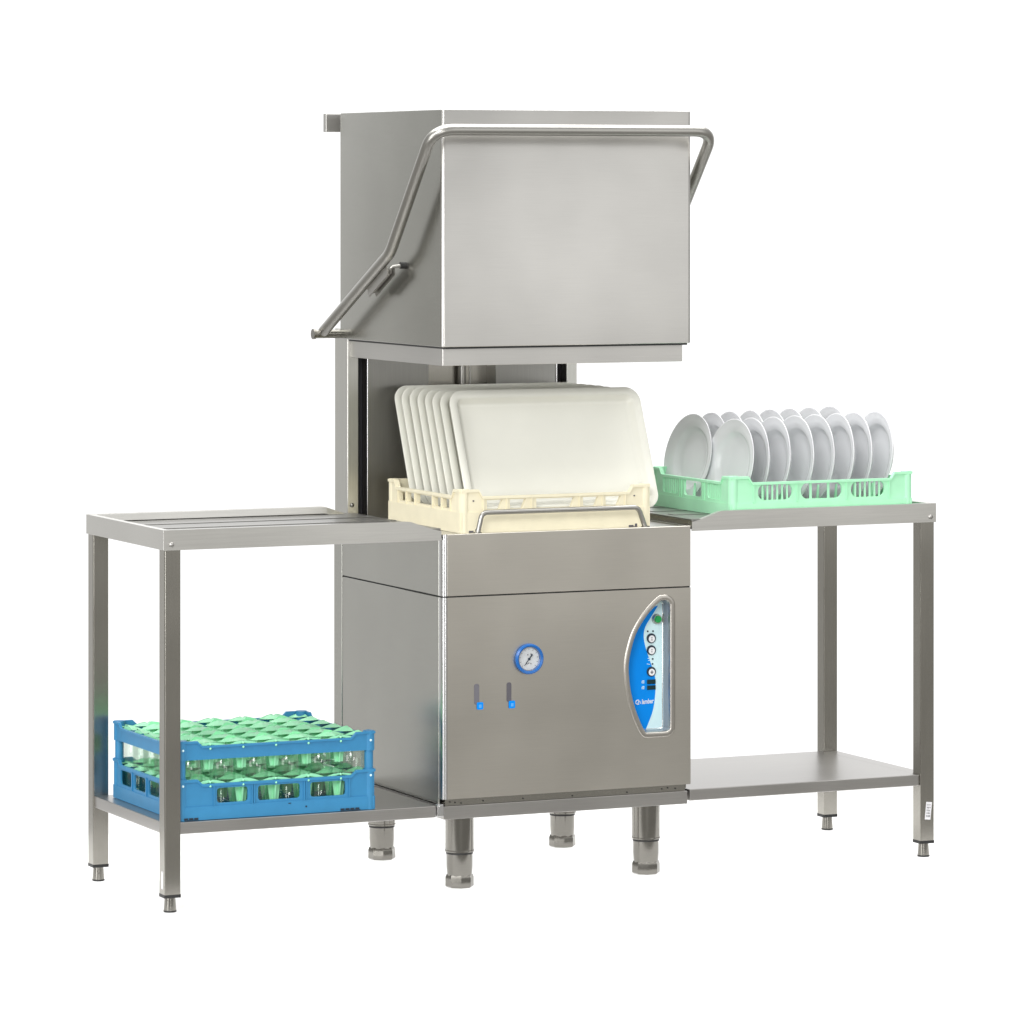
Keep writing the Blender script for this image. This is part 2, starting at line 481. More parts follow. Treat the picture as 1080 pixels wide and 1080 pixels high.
# pressure gauge
gx, gz = .2140, .5227
RY = Matrix.Translation((gx, 0, gz)) @ Matrix.Rotation(PI/2, 4, 'X')     # lathe axis towards the viewer
bm = BM(); lathe(bm, [(.0275, .0008), (.0340, .0008), (.0352, .004), (.0345, .0085), (.0315, .0105), (.0285, .0095), (.0270, .006), (.0270, .0008)], 48, RY)
ga = obj('pressure_gauge', bm, 'ring_blue', dw)
bm = BM(); disc(bm, gx, gz, .0272, -.0030, -.0008, 40)
obj('dial', bm, 'dial', ga)
bm = BM(); lathe(bm, [(.0255, .0031), (.0272, .0031), (.0272, .0070), (.0262, .0070)], 40, RY)
obj('inner_rim', bm, 'chrome', ga)
bm = BM()
for k in range(11):
    a = math.radians(225 - k * 27); c, s = math.cos(a), math.sin(a)
    tube(bm, [(gx + .0205*c, -.0033, gz + .0205*s), (gx + .0235*c, -.0033, gz + .0235*s)], .00045, 4)
for dx, dz in ((-.006, -.0125), (-.0015, -.0115), (.004, -.0125), (-.004, .008), (.004, .009)): box(bm, gx+dx, gx+dx+.002, -.0036, -.0031, gz+dz, gz+dz+.003)
obj('dial_marks', bm, 'grey', ga)
bm = BM()
d = V((.62, 0, .78)).normalized()
o0 = V((gx, -.0045, gz))
tube(bm, [o0 - d*.020, o0 - d*.004, o0], [.0004, .0010, .0016], 8); tube(bm, [o0, o0 + d*.006, o0 + d*.013], [.0012, .0013, .0019], 8)
disc(bm, gx, gz, .0026, -.0062, -.0031, 16)
obj('needle', bm, 'dark', ga)
# the two level slots with blue tabs
for (sx0, sx1, sz0, sz1, bx0, bx1, bz0, bz1, mm) in ((.0779, .0904, .4241, .4713, .0845, .1001, .4128, .4293, 'grey_lt'), (.1592, .1709, .4261, .4711, .1642, .1799, .4116, .4288, 'grey')):
    bm = BM(); plate(bm, rrect(sx0, sz0, sx1, sz1, .005), [], FRONT, -.0008, -.0001)
    sl = obj('level_slot', bm, mm, dw)
    bm = BM(); plate(bm, rrect(bx0, bz0, bx1, bz1, .0025), [], FRONT, -.0018, -.0009)
    bt = obj('blue_tab', bm, 'lab_blue', sl)
    bm = BM(); cx, cz = (bx0+bx1)/2, (bz0+bz1)/2
    plate(bm, rrect(cx - .003, cz - .0045, cx + .0035, cz + .003, .001), [], FRONT, -.0024, -.0019)
    obj('tab_mark', bm, 'lab_mid', bt)

# rack guide rail on the front edge
bm = BM()
tube(bm, fillet([(.094, .018, ZB - .004), (.106, .018, .8590), (.503, .018, .8590), (.522, .018, ZB - .004)], .018), .0058, 14)
gr = obj('rack_guide_rail', bm, 'tube', dw)
for x in (.094, .522):
    bm = BM(); cyl(bm, (x, .018, ZB - .004), (x, .018, ZB + .002), .010, n=16); obj('rail_flange', bm, 'foot', gr)

# rear mast: two posts, black guide slots, back wall
MT = 1.262
bm = BM(); box(bm, .0015, .0295, .566, .646, ZB - .004, MT, .0012, 1)
mp = obj('mast_post', bm, 'mast', dw)
bm = BM(); bmesh.ops.create_uvsphere(bm, u_segments=16, v_segments=8, radius=.0055, matrix=Matrix.Translation((.0125, .5655, .8422)))
obj('bolt', bm, 'foot', mp)
bm = BM(); box(bm, .580, .607, .566, .646, ZB - .004, MT, .0012, 1)
obj('mast_post', bm, 'mast', dw)
for x0, x1 in ((.0298, .0535), (.5555, .5797)):
    bm = BM(); box(bm, x0, x1, .600, .640, ZB - .004, MT)
    obj('guide_slot', bm, 'slot', dw)
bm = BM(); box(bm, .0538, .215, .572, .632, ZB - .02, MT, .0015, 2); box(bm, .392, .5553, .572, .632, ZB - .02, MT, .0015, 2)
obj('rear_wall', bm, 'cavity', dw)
for x0, x1 in ((.0537, .0560), (.5530, .5554)):
    bm = BM(); box(bm, x0, x1, .5685, .5718, ZB - .004, MT, .0006, 1); obj('slot_edge', bm, 'edge', dw)
bm = BM(); box(bm, .2152, .3918, .624, .640, ZB - .02, MT)
obj('dark_reflection_recess', bm, 'leg', dw)  # recess added to stand in for dark reflections on the rear wall
bm = BM(); tube(bm, [(.318, .604, ZB), (.318, .604, MT)], .008, 12); tube(bm, [(.338, .604, ZB), (.338, .604, MT)], .003, 8)
obj('wash_pipe', bm, 'tube', dw)

# hood
e = .0022; Dh = .602
bm = BM()
x0, x1, y0, y1 = -e, W + e, 0.0, Dh
# outer shell as an open-bottomed box with rounded front corners
r = .009
def hood_ring(o, z):
    pts = []
    pts.append((x0 + o, y1, z))
    for k in range(6):
        t = PI + k * PI/2/5
        pts.append((x0 + o + r + r*math.cos(t), y0 + o + r + r*math.sin(t), z))
    for k in range(6):
        t = 1.5*PI + k * PI/2/5
        pts.append((x1 - o - r + r*math.cos(t), y0 + o + r + r*math.sin(t), z))
    pts.append((x1 - o, y1, z))
    return pts
rings = [hood_ring(.004, ZHB + .001), hood_ring(0.0012, ZHB), hood_ring(0, ZHB + .0012), hood_ring(0, ZT - .002), hood_ring(.0006, ZT - .0006), hood_ring(.002, ZT)]
vs = [[bm.verts.new(p) for p in rg] for rg in rings]
for a, b in zip(vs[:-1], vs[1:]):
    for i in range(len(a) - 1): bm.faces.new((a[i], a[i+1], b[i+1], b[i]))
bm.faces.new(vs[-1])
# inner skin, so that the shell has thickness
iv = [[bm.verts.new(p) for p in rg] for rg in (hood_ring(.004, ZHB + .001), hood_ring(.004, ZT - .006))]
for i in range(len(iv[0]) - 1): bm.faces.new((iv[0][i], iv[0][i+1], iv[1][i+1], iv[1][i]))
bm.faces.new(iv[1])
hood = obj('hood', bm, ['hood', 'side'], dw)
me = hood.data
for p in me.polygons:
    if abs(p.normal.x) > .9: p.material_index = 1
bm = BM()
for q in ((.0103, .6197, .0221, .0245), (.0103, .0127, .0248, .5847), (.6173, .6197, .0248, .5847)):
    box(bm, q[0], q[1], q[2], q[3], ZS, ZHB - .0046, .0006, 1)
obj('hood_skirt', bm, 'hood', hood)
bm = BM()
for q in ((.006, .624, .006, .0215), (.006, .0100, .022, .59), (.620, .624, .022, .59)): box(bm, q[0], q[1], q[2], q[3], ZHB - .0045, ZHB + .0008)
obj('hood_shade_strip', bm, 'black', hood)  # dark strip added in place of the shade under the hood edge
bm = BM(); box(bm, -.0195, W + .0195, .650, .668, 1.7325, ZT - .0005, .001, 1)
for x in (.06, W - .06): box(bm, x - .02, x + .02, Dh - .010, .6505, 1.745, 1.765)
obj('rear_bar', bm, 'hood', hood)
# lift handle: one bent tube, hinged at the rear of the hood
HX = .046; HR = .0132
HXR = .0345
path = [(-HX, .600, 1.2570), (-HX, .195, 1.4500), (-HX, -.050, 1.7310), (W + HXR, -.050, 1.7310), (W + HXR, .195, 1.4500), (W + HXR, .600, 1.2570)]
bm = BM(); tube(bm, fillet(path, [.10, .052, .052, .10], 12), HR, 24)
hd = obj('lift_handle', bm, 'tube', hood)
for sgn, xa, xb in ((-1, -.066, -.0024), (1, W + .066, W + .0024)):
    bm = BM(); cyl(bm, (xa, .606, 1.2500), (xb, .606, 1.2500), .0105, n=24)
    cyl(bm, (xa + sgn*.006, .606, 1.2500), (xa, .606, 1.2500), .0125, n=24)
    obj('hinge_pin', bm, 'foot', hd)
# gas-strut clip under the handle, pinned to the hood side
d = (V((-HX, .600, 1.2570)) - V((-HX, .195, 1.4500))).normalized()
for sx in (-1, 1):
    X = -.033 if sx < 0 else W + .033
    a = V((X, .222, 1.4100)); b = a + d * .125
    bm = BM()
    nrm = V((0, -d.z, d.y))
    for off in (-.009, .009):
        for (p, q) in ((a + V((off, 0, 0)), b + V((off, 0, 0))),):
            vs4 = [p + nrm*.010, p - nrm*.012, q - nrm*.012, q + nrm*.010]
            f0 = [bm.verts.new(v + V((-.0012, 0, 0))) for v in vs4]; f1 = [bm.verts.new(v + V((.0012, 0, 0))) for v in vs4]
            bm.faces.new(f0); bm.faces.new(f1)
            for i in range(4): bm.faces.new((f0[i], f0[(i+1)%4], f1[(i+1)%4], f1[i]))
    cl = obj('strut_clip', bm, 'tube', hd)
    bm = BM(); tube(bm, [a + d*.01, b - d*.008], .0070, 12)
    p = a + d*.004
    e1 = V((-.0022 if sx < 0 else W + .0022, p.y - .012, p.z + .012))
    tube(bm, fillet([p, p + V((0, -.004, .008)), e1], .006, 5), .0042, 10)
    obj('clip_pin', bm, 'tube', cl)
    bm = BM(); cyl(bm, e1, e1 + V((.011 * sx, 0, 0)), .0080, n=18)
    obj('clip_mount', bm, 'black', cl)

# ------------------------------------------------------------------ tables
ZRT, ZR0, SHZ, SHB = .8457, .8007, .1986, .1719
def table(side, label):
    L = side == 'l'
    xo, xi = (-.6707, -.0030) if L else (1.2875, W + .0035)     # outer end, machine end
    s = 1 if L else -1                                          # towards the machine
    yf, ybk = 0.0, .520
    t = thing('side_table', label, 'table', ((xo + xi)/2, .26, 0), group='side tables of the dishwasher')
    ox, oy = (xo + xi)/2, .26
    T = lambda bm: bmesh.ops.translate(bm, verts=bm.verts[:], vec=(-ox, -oy, 0))
    def part(name, bm, mat, par=None, **k): T(bm); return obj(name, bm, mat, par or t, **k)
    # rim: front and back aprons that taper down towards the machine, and the end apron
    prof = [(xo, ZR0), (xi, ZR0), (xi, ZRT - .024), (xi - s*.022, ZRT - .019), (xi - s*.075, ZRT - .001), (xi - s*.085, ZRT), (xo, ZRT)]
    for y0, y1 in ((yf, yf + .0025), (ybk - .0025, ybk)):
        bm = BM(); plate(bm, prof, [], FRONT, y0, y1)
        # folded top flange
        fl = .014 if y0 == yf else -.014
        pts = [(xo, ZRT), (xi - s*.085, ZRT), (xi - s*.075, ZRT - .001), (xi - s*.022, ZRT - .019), (xi, ZRT - .024)]
        ya = y1 if y0 == yf else y0
        for (a, b) in zip(pts[:-1], pts[1:]):
            q = [(a[0], ya), (b[0], ya), (b[0], ya + fl), (a[0], ya + fl)]
            zz = [a[1], b[1], b[1], a[1]]
            bm.faces.new([bm.verts.new((p[0], p[1], z - .0006)) for p, z in zip(q, zz)])
            zz2 = [a[1], b[1], b[1] - .015, a[1] - .015]
            bm.faces.new([bm.verts.new((p[0], ya + fl + (.004 if k > 1 else 0) * (1 if fl > 0 else -1), z - .0006)) for k, (p, z) in enumerate(zip(q, zz2))])
        part('apron', bm, 'table')
    xe0, xe1 = (xo, xo + .0025) if L else (xo - .0025, xo)
    bm = BM(); box(bm, xe0, xe1, yf + .0028, ybk - .0028, ZR0, ZRT - .0003, .0005, 1)
    box(bm, *( (xe1, xe1 + .014) if L else (xe0 - .014, xe0) ), yf + .017, ybk - .017, ZRT - .0025, ZRT - .0006)
    part('end_apron', bm, 'table')
    # recessed top with a shallow step round it
    lo, hi = min(xo, xi), max(xo, xi)
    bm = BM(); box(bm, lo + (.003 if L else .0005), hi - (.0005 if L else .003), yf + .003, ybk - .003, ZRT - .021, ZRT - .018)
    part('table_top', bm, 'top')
    bm = BM()
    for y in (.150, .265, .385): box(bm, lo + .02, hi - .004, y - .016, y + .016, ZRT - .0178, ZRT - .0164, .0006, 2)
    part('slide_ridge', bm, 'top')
    # closing plate at the machine end
    bm = BM(); box(bm, min(xi - s*.0006, xi - s*.0026), max(xi - s*.0006, xi - s*.0026), yf + .0028, ybk - .0028, ZR0 + .004, ZRT - .0212)
    part('end_plate', bm, 'leg')
    # rivet
    bx = -.6528 if L else 1.2725
    bm = BM(); bmesh.ops.create_uvsphere(bm, u_segments=16, v_segments=8, radius=.0058, matrix=Matrix.Translation((bx, -.0006, .8132)) @ Matrix.Diagonal((1, .6, 1, 1)))
    part('rivet', bm, 'shelf')
    # legs
    for y0 in (.0035, .4805):
        lx0 = xo + .003*s if L else xo - .003 - .038
        lx1 = lx0 + .038; y1 = y0 + .037
        bm = BM(); box(bm, lx0, lx1, y0, y1, .0405, ZR0 + .03, .0030, 2, 'v')
        lg = part('leg', bm, 'leg')
        bm = BM(); box(bm, lx0 - .0006, lx1 + .0006, y0 - .0006, y1 + .0006, .0335, .0404, .0025, 2, 'v')
        part('end_cap', bm, 'black', lg)
        cx, cy = (lx0 + lx1)/2, (y0 + y1)/2
        bm = BM(); lathe(bm, [(0, .0045), (.0140, .0045), (.0135, .012), (.0120, .0334), (0, .0334)], 28, Matrix.Translation((cx, cy, 0)))
        part('foot', bm, 'foot', lg)
        bm = BM(); lathe(bm, [(0, .0006), (.0138, .0006), (.0146, .002), (.0142, .0044), (0, .0044)], 28, Matrix.Translation((cx, cy, 0)))
        part('foot_pad', bm, 'black', lg)
        if y0 < .1:
            bm = BM()
            if L:
                box(bm, lx0 - .0004, lx0 - .0001, y0 + .010, y0 + .022, .052, .091, .002, 2)
                part('sticker', bm, 'paper', lg)
            else:
                rot = Matrix.Translation((1.2682, y0, .1115)) @ Matrix.Rotation(math.radians(6), 4, 'Y')
                bm = BM(); box(bm, -.0078, .0078, -.0005, -.0001, -.021, .021); bmesh.ops.transform(bm, matrix=rot, verts=bm.verts[:])
                part('sticker', bm, 'paper', lg)
                bm = BM(); rnd = random.Random(3)
                for r_ in range(5):
                    zz = .014 - r_*.0066; xx = -.005
                    while xx < .0045:
                        w = rnd.uniform(.0012, .003)
                        box(bm, xx, xx + w, -.0008, -.0006, zz - rnd.uniform(.001, .0022), zz + rnd.uniform(.001, .0022)); xx += w + rnd.uniform(.0008, .0018)
                bmesh.ops.transform(bm, matrix=rot, verts=bm.verts[:])
                part('sticker_print', bm, 'ink', lg)
    # lower shelf, a folded tray between the legs
    sx0, sx1 = (xo + .0065, -.0135) if L else (W + .0015, xo - .0440)
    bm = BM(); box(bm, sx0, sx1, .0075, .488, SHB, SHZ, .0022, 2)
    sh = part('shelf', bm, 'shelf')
    if not L:
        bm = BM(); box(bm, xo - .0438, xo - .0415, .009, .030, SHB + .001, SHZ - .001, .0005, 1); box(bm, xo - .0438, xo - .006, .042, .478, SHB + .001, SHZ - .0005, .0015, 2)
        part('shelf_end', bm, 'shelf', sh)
    return t
table('l', 'stainless steel side table left of the machine, a blue glass rack on its low shelf')
table('r', 'stainless steel side table right of the machine, carrying the green plate rack')

# ------------------------------------------------------------------ wash racks
def wall_frame(o, u, inward):
    """maps (s, z, d) onto a wall that starts at o, runs along u, with d going inward"""
    o, u, w = V(o), V(u), V(inward)
    return lambda s, z, d: o + u * s + w * d + V((0, 0, z))

def hump_profile(L, zl, zh, hw, slope=.010):
    return [(0, 0), (L, 0), (L, zh), (L - hw, zh), (L - hw - slope, zl), (hw + slope, zl), (hw, zh), (0, zh)]

def rim_lip(bm, f, L, zl, zh, hw, slope, t=.006, d=-.0035):
    top = [(0, zh), (hw, zh), (hw + slope, zl), (L - hw - slope, zl), (L - hw, zh), (L, zh)]
    low = [(p[0], p[1] - t) for p in top]
    plate(bm, low + top[::-1], [], f, d, -.0001)

def rack_wall(name, root, mat, f, L, zl, zh, hw, windows, t, z_base=.0, bars=(), ribs=(), slope=.010, base_h=None, lip=True):
    bm = BM()
    prof = [(p[0], p[1] if p[1] > 1e-6 else z_base) for p in hump_profile(L, zl, zh, hw, slope)]
    plate(bm, prof, windows, f, 0, t)
    if lip: rim_lip(bm, f, L, zl, zh, hw, slope)
    if base_h: plate(bm, [(0.0, z_base + .0005), (L, z_base + .0005), (L, base_h), (0.0, base_h)], [], f, -.0022, -.0001)
    for s in ribs: plate(bm, [(s - .0014, base_h or .02), (s + .0014, base_h or .02), (s + .0014, zl - .006), (s - .0014, zl - .006)], [], f, -.0028, -.0002)
    for (s, z0, z1, w) in bars: plate(bm, [(s - w/2, z0), (s + w/2, z0), (s + w/2, z1), (s - w/2, z1)], [], f, t*.3, t*.75)
    return obj(name, bm, mat, root)

def lattice(bm, x0, x1, y0, y1, z, nx, ny, w=.004, h=.006):
    for i in range(nx + 1):
        x = x0 + (x1 - x0) * i / nx; box(bm, x - w/2, x + w/2, y0, y1, z, z + h)
    for j in range(ny + 1):
        y = y0 + (y1 - y0) * j / ny; box(bm, x0, x1, y - w/2, y + w/2, z + .0003, z + h - .0003)

def walls4(Lx, Ly):
    return (wall_frame((0, 0, 0), (1, 0, 0), (0, 1, 0)), wall_frame((0, Ly, 0), (1, 0, 0), (0, -1, 0)),
            wall_frame((0, 0, 0), (0, 1, 0), (1, 0, 0)), wall_frame((Lx, 0, 0), (0, 1, 0), (-1, 0, 0)))

# --- cream tray rack on the machine (its right end is open)
cx0, cy0, Lx, Ly = .0690, .052, .480, .420
CZ = ZB - .0035
cr = thing('tray_rack', 'cream plastic tray rack open at one end, on top of the dishwasher', 'rack', (cx0, cy0, CZ))
fF, fB, fL, fR = walls4(Lx, Ly)
zl, zh = .0835, .0995
wz0, wz1 = .053, .0745
fw = [(.0640, .108), (.122, .1665), (.189, .291), (.308, .352), (.366, .410)]
wins = [[(a, wz1), (a + .001, wz0), (b - .013, wz0), (b - .004, wz1)] for a, b in fw]
ribsx = [.0560, .115, .1775, .2995, .359, .417]
off = .012
for f, nm in ((fF, 'front'), (fB, 'back')):
    rack_wall('wall', cr, 'cream', f if nm == 'front' else fB, Lx - .0, zl, zh, .043, wins, .010, ribs=ribsx, base_h=.048)
lw = [(.062, .102), (.112, .152), (.165, .255), (.268, .308), (.318, .358)]
rack_wall('wall', cr, 'cream', wall_frame((-.0006, .0012, 0), (0, 1, 0), (1, 0, 0)), Ly - .0024, zl, zh, .036, [[(a, wz1), (a + .001, wz0), (b - .001, wz0), (b, wz1)] for a, b in lw], .010, ribs=[.057, .107, .1585, .2615, .313, .3625], base_h=.048)
for i, (px, py) in enumerate(((.0, .0), (.0, Ly), (Lx, 0), (Lx, Ly))):
    bm = BM(); cyl(bm, (px + (.009 if px == 0 else -.009), py + (.009 if py == 0 else -.009), 0), (px + (.009 if px == 0 else -.009), py + (.009 if py == 0 else -.009), zh + .001), .0125, n=20)
    obj('corner_post', bm, 'cream', cr)
bm = BM(); lattice(bm, .012, Lx - .002, .012, Ly - .012, .006, 9, 8)
for j in range(9):
    for x in (.10, .18, .30, .40):
        y = .034 + j * .0440
        cyl(bm, (x, y, .011), (x, y + .010, .060), .0035, .002, 8)
obj('base_grid', bm, 'cream', cr)
for x in (.018, .425):
    bm = BM(); box(bm, x, x + .012, -.0030, -.0005, .0012, .0060); box(bm, x + .0118, x + .022, -.0030, -.0005, .0012, .0030); box(bm, x + .016, x + .0215, -.0031, -.0004, .0020, .0090)
    obj('mould_mark', bm, 'grey', cr)
for x in (.030, .440):
    bm = BM(); cyl(bm, (x, -.0025, .074), (x, -.0001, .074), .0018, n=8)
    obj('mould_mark', bm, 'grey', cr)

# --- off-white trays leaning back in it
TW, TH = .492, .302
def tray_mesh():
    bm = BM()
    o0 = rrect(-TW/2, 0, TW/2, TH, .036, 9)
    rings = [(offset(o0, .0012), -.0040), (o0, -.0025), (o0, .0), (offset(o0, .002), .0012), (offset(o0, .010), .0010), (offset(o0, .0180), .0002), (offset(o0, .0198), -.0018), (offset(o0, .0265), -.0155), (offset(o0, .031), -.0180), (offset(o0, .036), -.0186)]
    # d is measured towards the viewer, so the floor lies behind the flange
    f = lambda s, z, d: V((s, -d, z))
    loft(bm, rings, f, cap=True)
    back = [(offset(o0, .0012), -.0040), (offset(o0, .017), -.0032), (offset(o0, .0235), -.0170), (offset(o0, .029), -.0208), (offset(o0, .036), -.0212)]
    loft(bm, back, f, cap=True)
    me = bpy.data.meshes.new('tray'); bmesh.ops.remove_doubles(bm, verts=bm.verts[:], dist=1e-5)
    bmesh.ops.recalc_face_normals(bm, faces=bm.faces[:]); bm.to_mesh(me); bm.free()
    me.materials.append(M['tray'])
    for p in me.polygons: p.use_smooth = True
    me.set_sharp_from_angle(angle=math.radians(50))
    return me
tme = tray_mesh()
names = ['off-white tray at the front of the cream rack, its whole face in view', 'off-white tray directly behind the fully visible front one',
         'third off-white tray from the front in the cream rack', 'off-white tray in the middle of the row, fourth from the front',
         'off-white tray in the middle of the row, fourth from the back', 'third off-white tray from the back of the cream rack',
         'off-white tray just in front of the rearmost one', 'rearmost off-white tray, nearest the steel mast']
LEAN = math.radians(23.4)
tr0 = None
for k in range(8):
    o = bpy.data.objects.new('serving_tray', tme); C.objects.link(o)
    o.location = (.3455 + random.uniform(-.001, .001), .078 + (.0 if k == 0 else .007) + k * .0457 , .8520 - (.0 if k == 0 else .003))
    o.rotation_euler = (-(LEAN + (0 if k == 0 else random.uniform(-.008, .008))), 0, 0)
    tag(o, names[k], 'tray', 'trays leaning in the cream rack')

# --- mint plate rack on the right table
gx0, gy0, GLx, GLy = .7490, .026, .4850, .405
GZ = ZRT - .0175
gk = thing('plate_rack', 'mint green plastic rack full of white plates on the right table', 'rack', (gx0, gy0, GZ))
fF, fB, fL, fR = walls4(GLx, GLy)
zl, zh = .0790, .0935
wz0, wz1 = .0365, .0735
wn = [(.072, .1635), (.1865, .297), (.321, .412)]
pill = lambda a, b: rrect(a, wz0, b, wz1, .0165, 6)
bars = []
for a, b in (wn[0], wn[2]):
    n = 6
    bars += [(a + (b-a) * (i+1)/(n+1), wz0 - .001, wz1 + .001, .0042) for i in range(n)]
a, b = wn[1]; bars += [(a + .027, wz0, wz1, .006), (b - .036, wz0, wz1, .006)]
for f in (fF, fB):
    rack_wall('wall', gk, 'mint', f, GLx, zl, zh, .046, [pill(a, b) for a, b in wn], .006, ribs=[.0600, .175, .309, .424], base_h=.030, bars=bars)
gl_w = [(.0480, .1175), (.151, .241), (.2735, .354)]
lb_ = []
for a, b in (gl_w[0], gl_w[2]): lb_ += [(a + (b-a) * (i+1)/8, wz0 - .001, wz1 + .001, .0042) for i in range(7)]
for x in (-.0006, GLx + .0006):
    f = wall_frame((x, .0012, 0), (0, 1, 0), (1 if x < .1 else -1, 0, 0))
    rack_wall('wall', gk, 'mint', f, GLy - .0024, zl, zh, .036, [rrect(a, wz0, b, wz1, .008, 4) for a, b in gl_w], .006, ribs=[.132, .140, .252, .262], base_h=.030, bars=lb_)
for px, py in ((0, 0), (0, GLy), (GLx, 0), (GLx, GLy)):
    bm = BM(); sx_, sy_ = (1 if px == 0 else -1), (1 if py == 0 else -1)
    cyl(bm, (px + sx_*.009, py + sy_*.009, 0), (px + sx_*.009, py + sy_*.009, zh + .0012), .0125, n=20)
    obj('corner_post', bm, 'mint', gk)
bm = BM(); lattice(bm, .008, GLx - .008, .008, GLy - .008, .006, 10, 9, .005)
for i in range(10):
    for y in (.07, .17, .235, .335):
        x = .022 + i * .049
        cyl(bm, (x, y, .011), (x + .004, y, .064), .0042, .0028, 8)
obj('base_grid', bm, 'mint', gk)

# --- white plates
def plate_mesh():
    R = .105
    K = 1.015
    prof = [(0, -.0175), (.040, -.0180), (.060, -.0170), (.0685, -.0130), (.0735, -.0060), (.078, -.0025), (.090, .0005), (.1015, .0030), (.1040, .0040), (.1050, .0032), (.1046, .0018),
            (.100, -.0005), (.080, -.0065), (.0755, -.0120), (.070, -.0195), (.062, -.0225), (.0590, -.0250), (.055, -.0250), (.054, -.0225), (.030, -.0222), (0, -.0220)]
    bm = BM(); lathe(bm, [(a * K, b) for a, b in prof], 64)
    bmesh.ops.recalc_face_normals(bm, faces=bm.faces[:])
    me = bpy.data.meshes.new('dinner_plate'); bm.to_mesh(me); bm.free(); me.materials.append(M['china'])
    for p in me.polygons: p.use_smooth = True
    return me
pme = plate_mesh()
front_x = [.8147, .865, .921, .982, 1.0385, 1.096, 1.144, 1.201]
back_x = [.795, .851, .9015, .959, 1.0125, 1.066, 1.1195, 1.178]
ordn = ['leftmost', 'second from the left', 'third from the left', 'fourth from the left', 'fourth from the right', 'third from the right', 'second from the right', 'rightmost']
for row, xs, y, base in (('front', front_x, .155, .944), ('back', back_x, .335, .9485)):
    for k, x in enumerate(xs):
        o = bpy.data.objects.new('dinner_plate', pme); C.objects.link(o)
        lean, yaw = ((9.5, 4) if row == 'front' else (11, 4)) if k == 0 else (6.5 + random.uniform(-1.2, 1.2), random.uniform(-2.5, 1.0))
        # the plate's face (+Z of the lathe) looks to -X, tipped up by the lean
        o.matrix_world = Matrix.Translation((x, y, base + .0095 * k / 7)) @ Matrix.Rotation(math.radians(yaw), 4, 'Z') @ Matrix.Rotation(math.radians(-90 + lean), 4, 'Y')
        extra = {0: ', its face well in view'}.get(k, '')
        tag(o, f'white plate {ordn[k]} in the green rack\'s {row} row{extra}', 'plate', 'plates standing in the green rack')

# --- blue glass rack with a raised rim and two pale green inserts
bx0, by0, BLx, BLy = -.6300, .0180, .4690, .425
BZ = SHZ + .0005
br = thing('glass_rack', 'blue plastic two-tier glass rack with pale green inserts, on the left low shelf', 'rack', (bx0, by0, BZ))
fF, fB, fL, fR = walls4(BLx, BLy)
zl, zh = .0795, .0905
wz0, wz1 = .0360, .0690
fwin = [(.0885, .1400), (.1630, .2920), (.3130, .3990)]
fwin = [(.0905, .1640), (.1885, .2890), (.3140, .3990)]
for f in (fF, fB):
    rack_wall('wall', br, 'blue', f, BLx, zl, zh, .0440, [rrect(a, wz0, b, wz1, .007, 4) for a, b in fwin], .004, ribs=[.0830, .1735, .1790, .2990, .3045, .4080], base_h=.030, slope=.012)
lwin = [(.045, .0990), (.121, .190), (.212, .285), (.307, .378)]
for x in (-.0006, BLx + .0006):
    f = wall_frame((x, .0012, 0), (0, 1, 0), (1 if x < .1 else -1, 0, 0))
    rack_wall('wall', br, 'blue', f, BLy - .0024, zl, zh, .036, [rrect(a, wz0, b, wz1, .007, 4) for a, b in lwin], .004, ribs=[.110, .2005, .296], base_h=.030, slope=.012)
for px, py in ((0, 0), (0, BLy), (BLx, 0), (BLx, BLy)):
    sx_, sy_ = (1 if px == 0 else -1), (1 if py == 0 else -1)
    q = (px + sx_*.0095, py + sy_*.0095)
    bm = BM(); cyl(bm, (*q, 0), (*q, zh + .0012), .0128, n=22); cyl(bm, (*q, zh + .0013), (*q, .1335), .0100, n=22)
    obj('corner_post', bm, 'blue', br)
bm = BM(); lattice(bm, .006, BLx - .006, .006, BLy - .006, .003, 12, 12, .004)
obj('base_grid', bm, 'blue', br)
for x0_, x1_ in ((.012, .042), (.386, .434)):
    bm = BM(); k = x0_
    box(bm, x0_, x1_, -.0032, -.0023, .0012, .0024)
    while k < x1_: box(bm, k, k + .0095, -.0034, -.0023, .0012, .0062); k += .012
    obj('mould_mark', bm, 'dark', br)
bm = BM(); box(bm, .2600, .2665, -.0030, -.0022, .0245, .0262); obj('mould_mark', bm, 'dark', br)
bm = BM(); cyl(bm, (.303, -.0030, .0160), (.303, -.0021, .0160), .0022, n=8); obj('mould_mark', bm, 'dark', br)
# raised rim
RZ0, RZ1, RZH = .1335, .1640, .1755
ex = []
for f, L in ((fF, BLx), (fB, BLx), (wall_frame((-.0006, .0012, 0), (0, 1, 0), (1, 0, 0)), BLy - .0024), (wall_frame((BLx + .0006, .0012, 0), (0, 1, 0), (-1, 0, 0)), BLy - .0024)):
    bm = BM(); hw = .044 if L == BLx else .036
    plate(bm, [(0, RZ0), (L, RZ0), (L, RZH), (L - hw, RZH), (L - hw - .012, RZ1), (hw + .012, RZ1), (hw, RZH), (0, RZH)], [], f, 0, .004)
    rim_lip(bm, f, L, RZ1, RZH, hw, .012, .005, -.003)
    ex.append(obj('raised_rim', bm, 'blue', br))
for px, py in ((0, 0), (0, BLy), (BLx, 0), (BLx, BLy)):
    sx_, sy_ = (1 if px == 0 else -1), (1 if py == 0 else -1)
    q = (px + sx_*.0095, py + sy_*.0095)
    bm = BM(); cyl(bm, (*q, RZ0 - .001), (*q, RZH + .0012), .0128, n=22)
    obj('rim_corner', bm, 'blue', br)
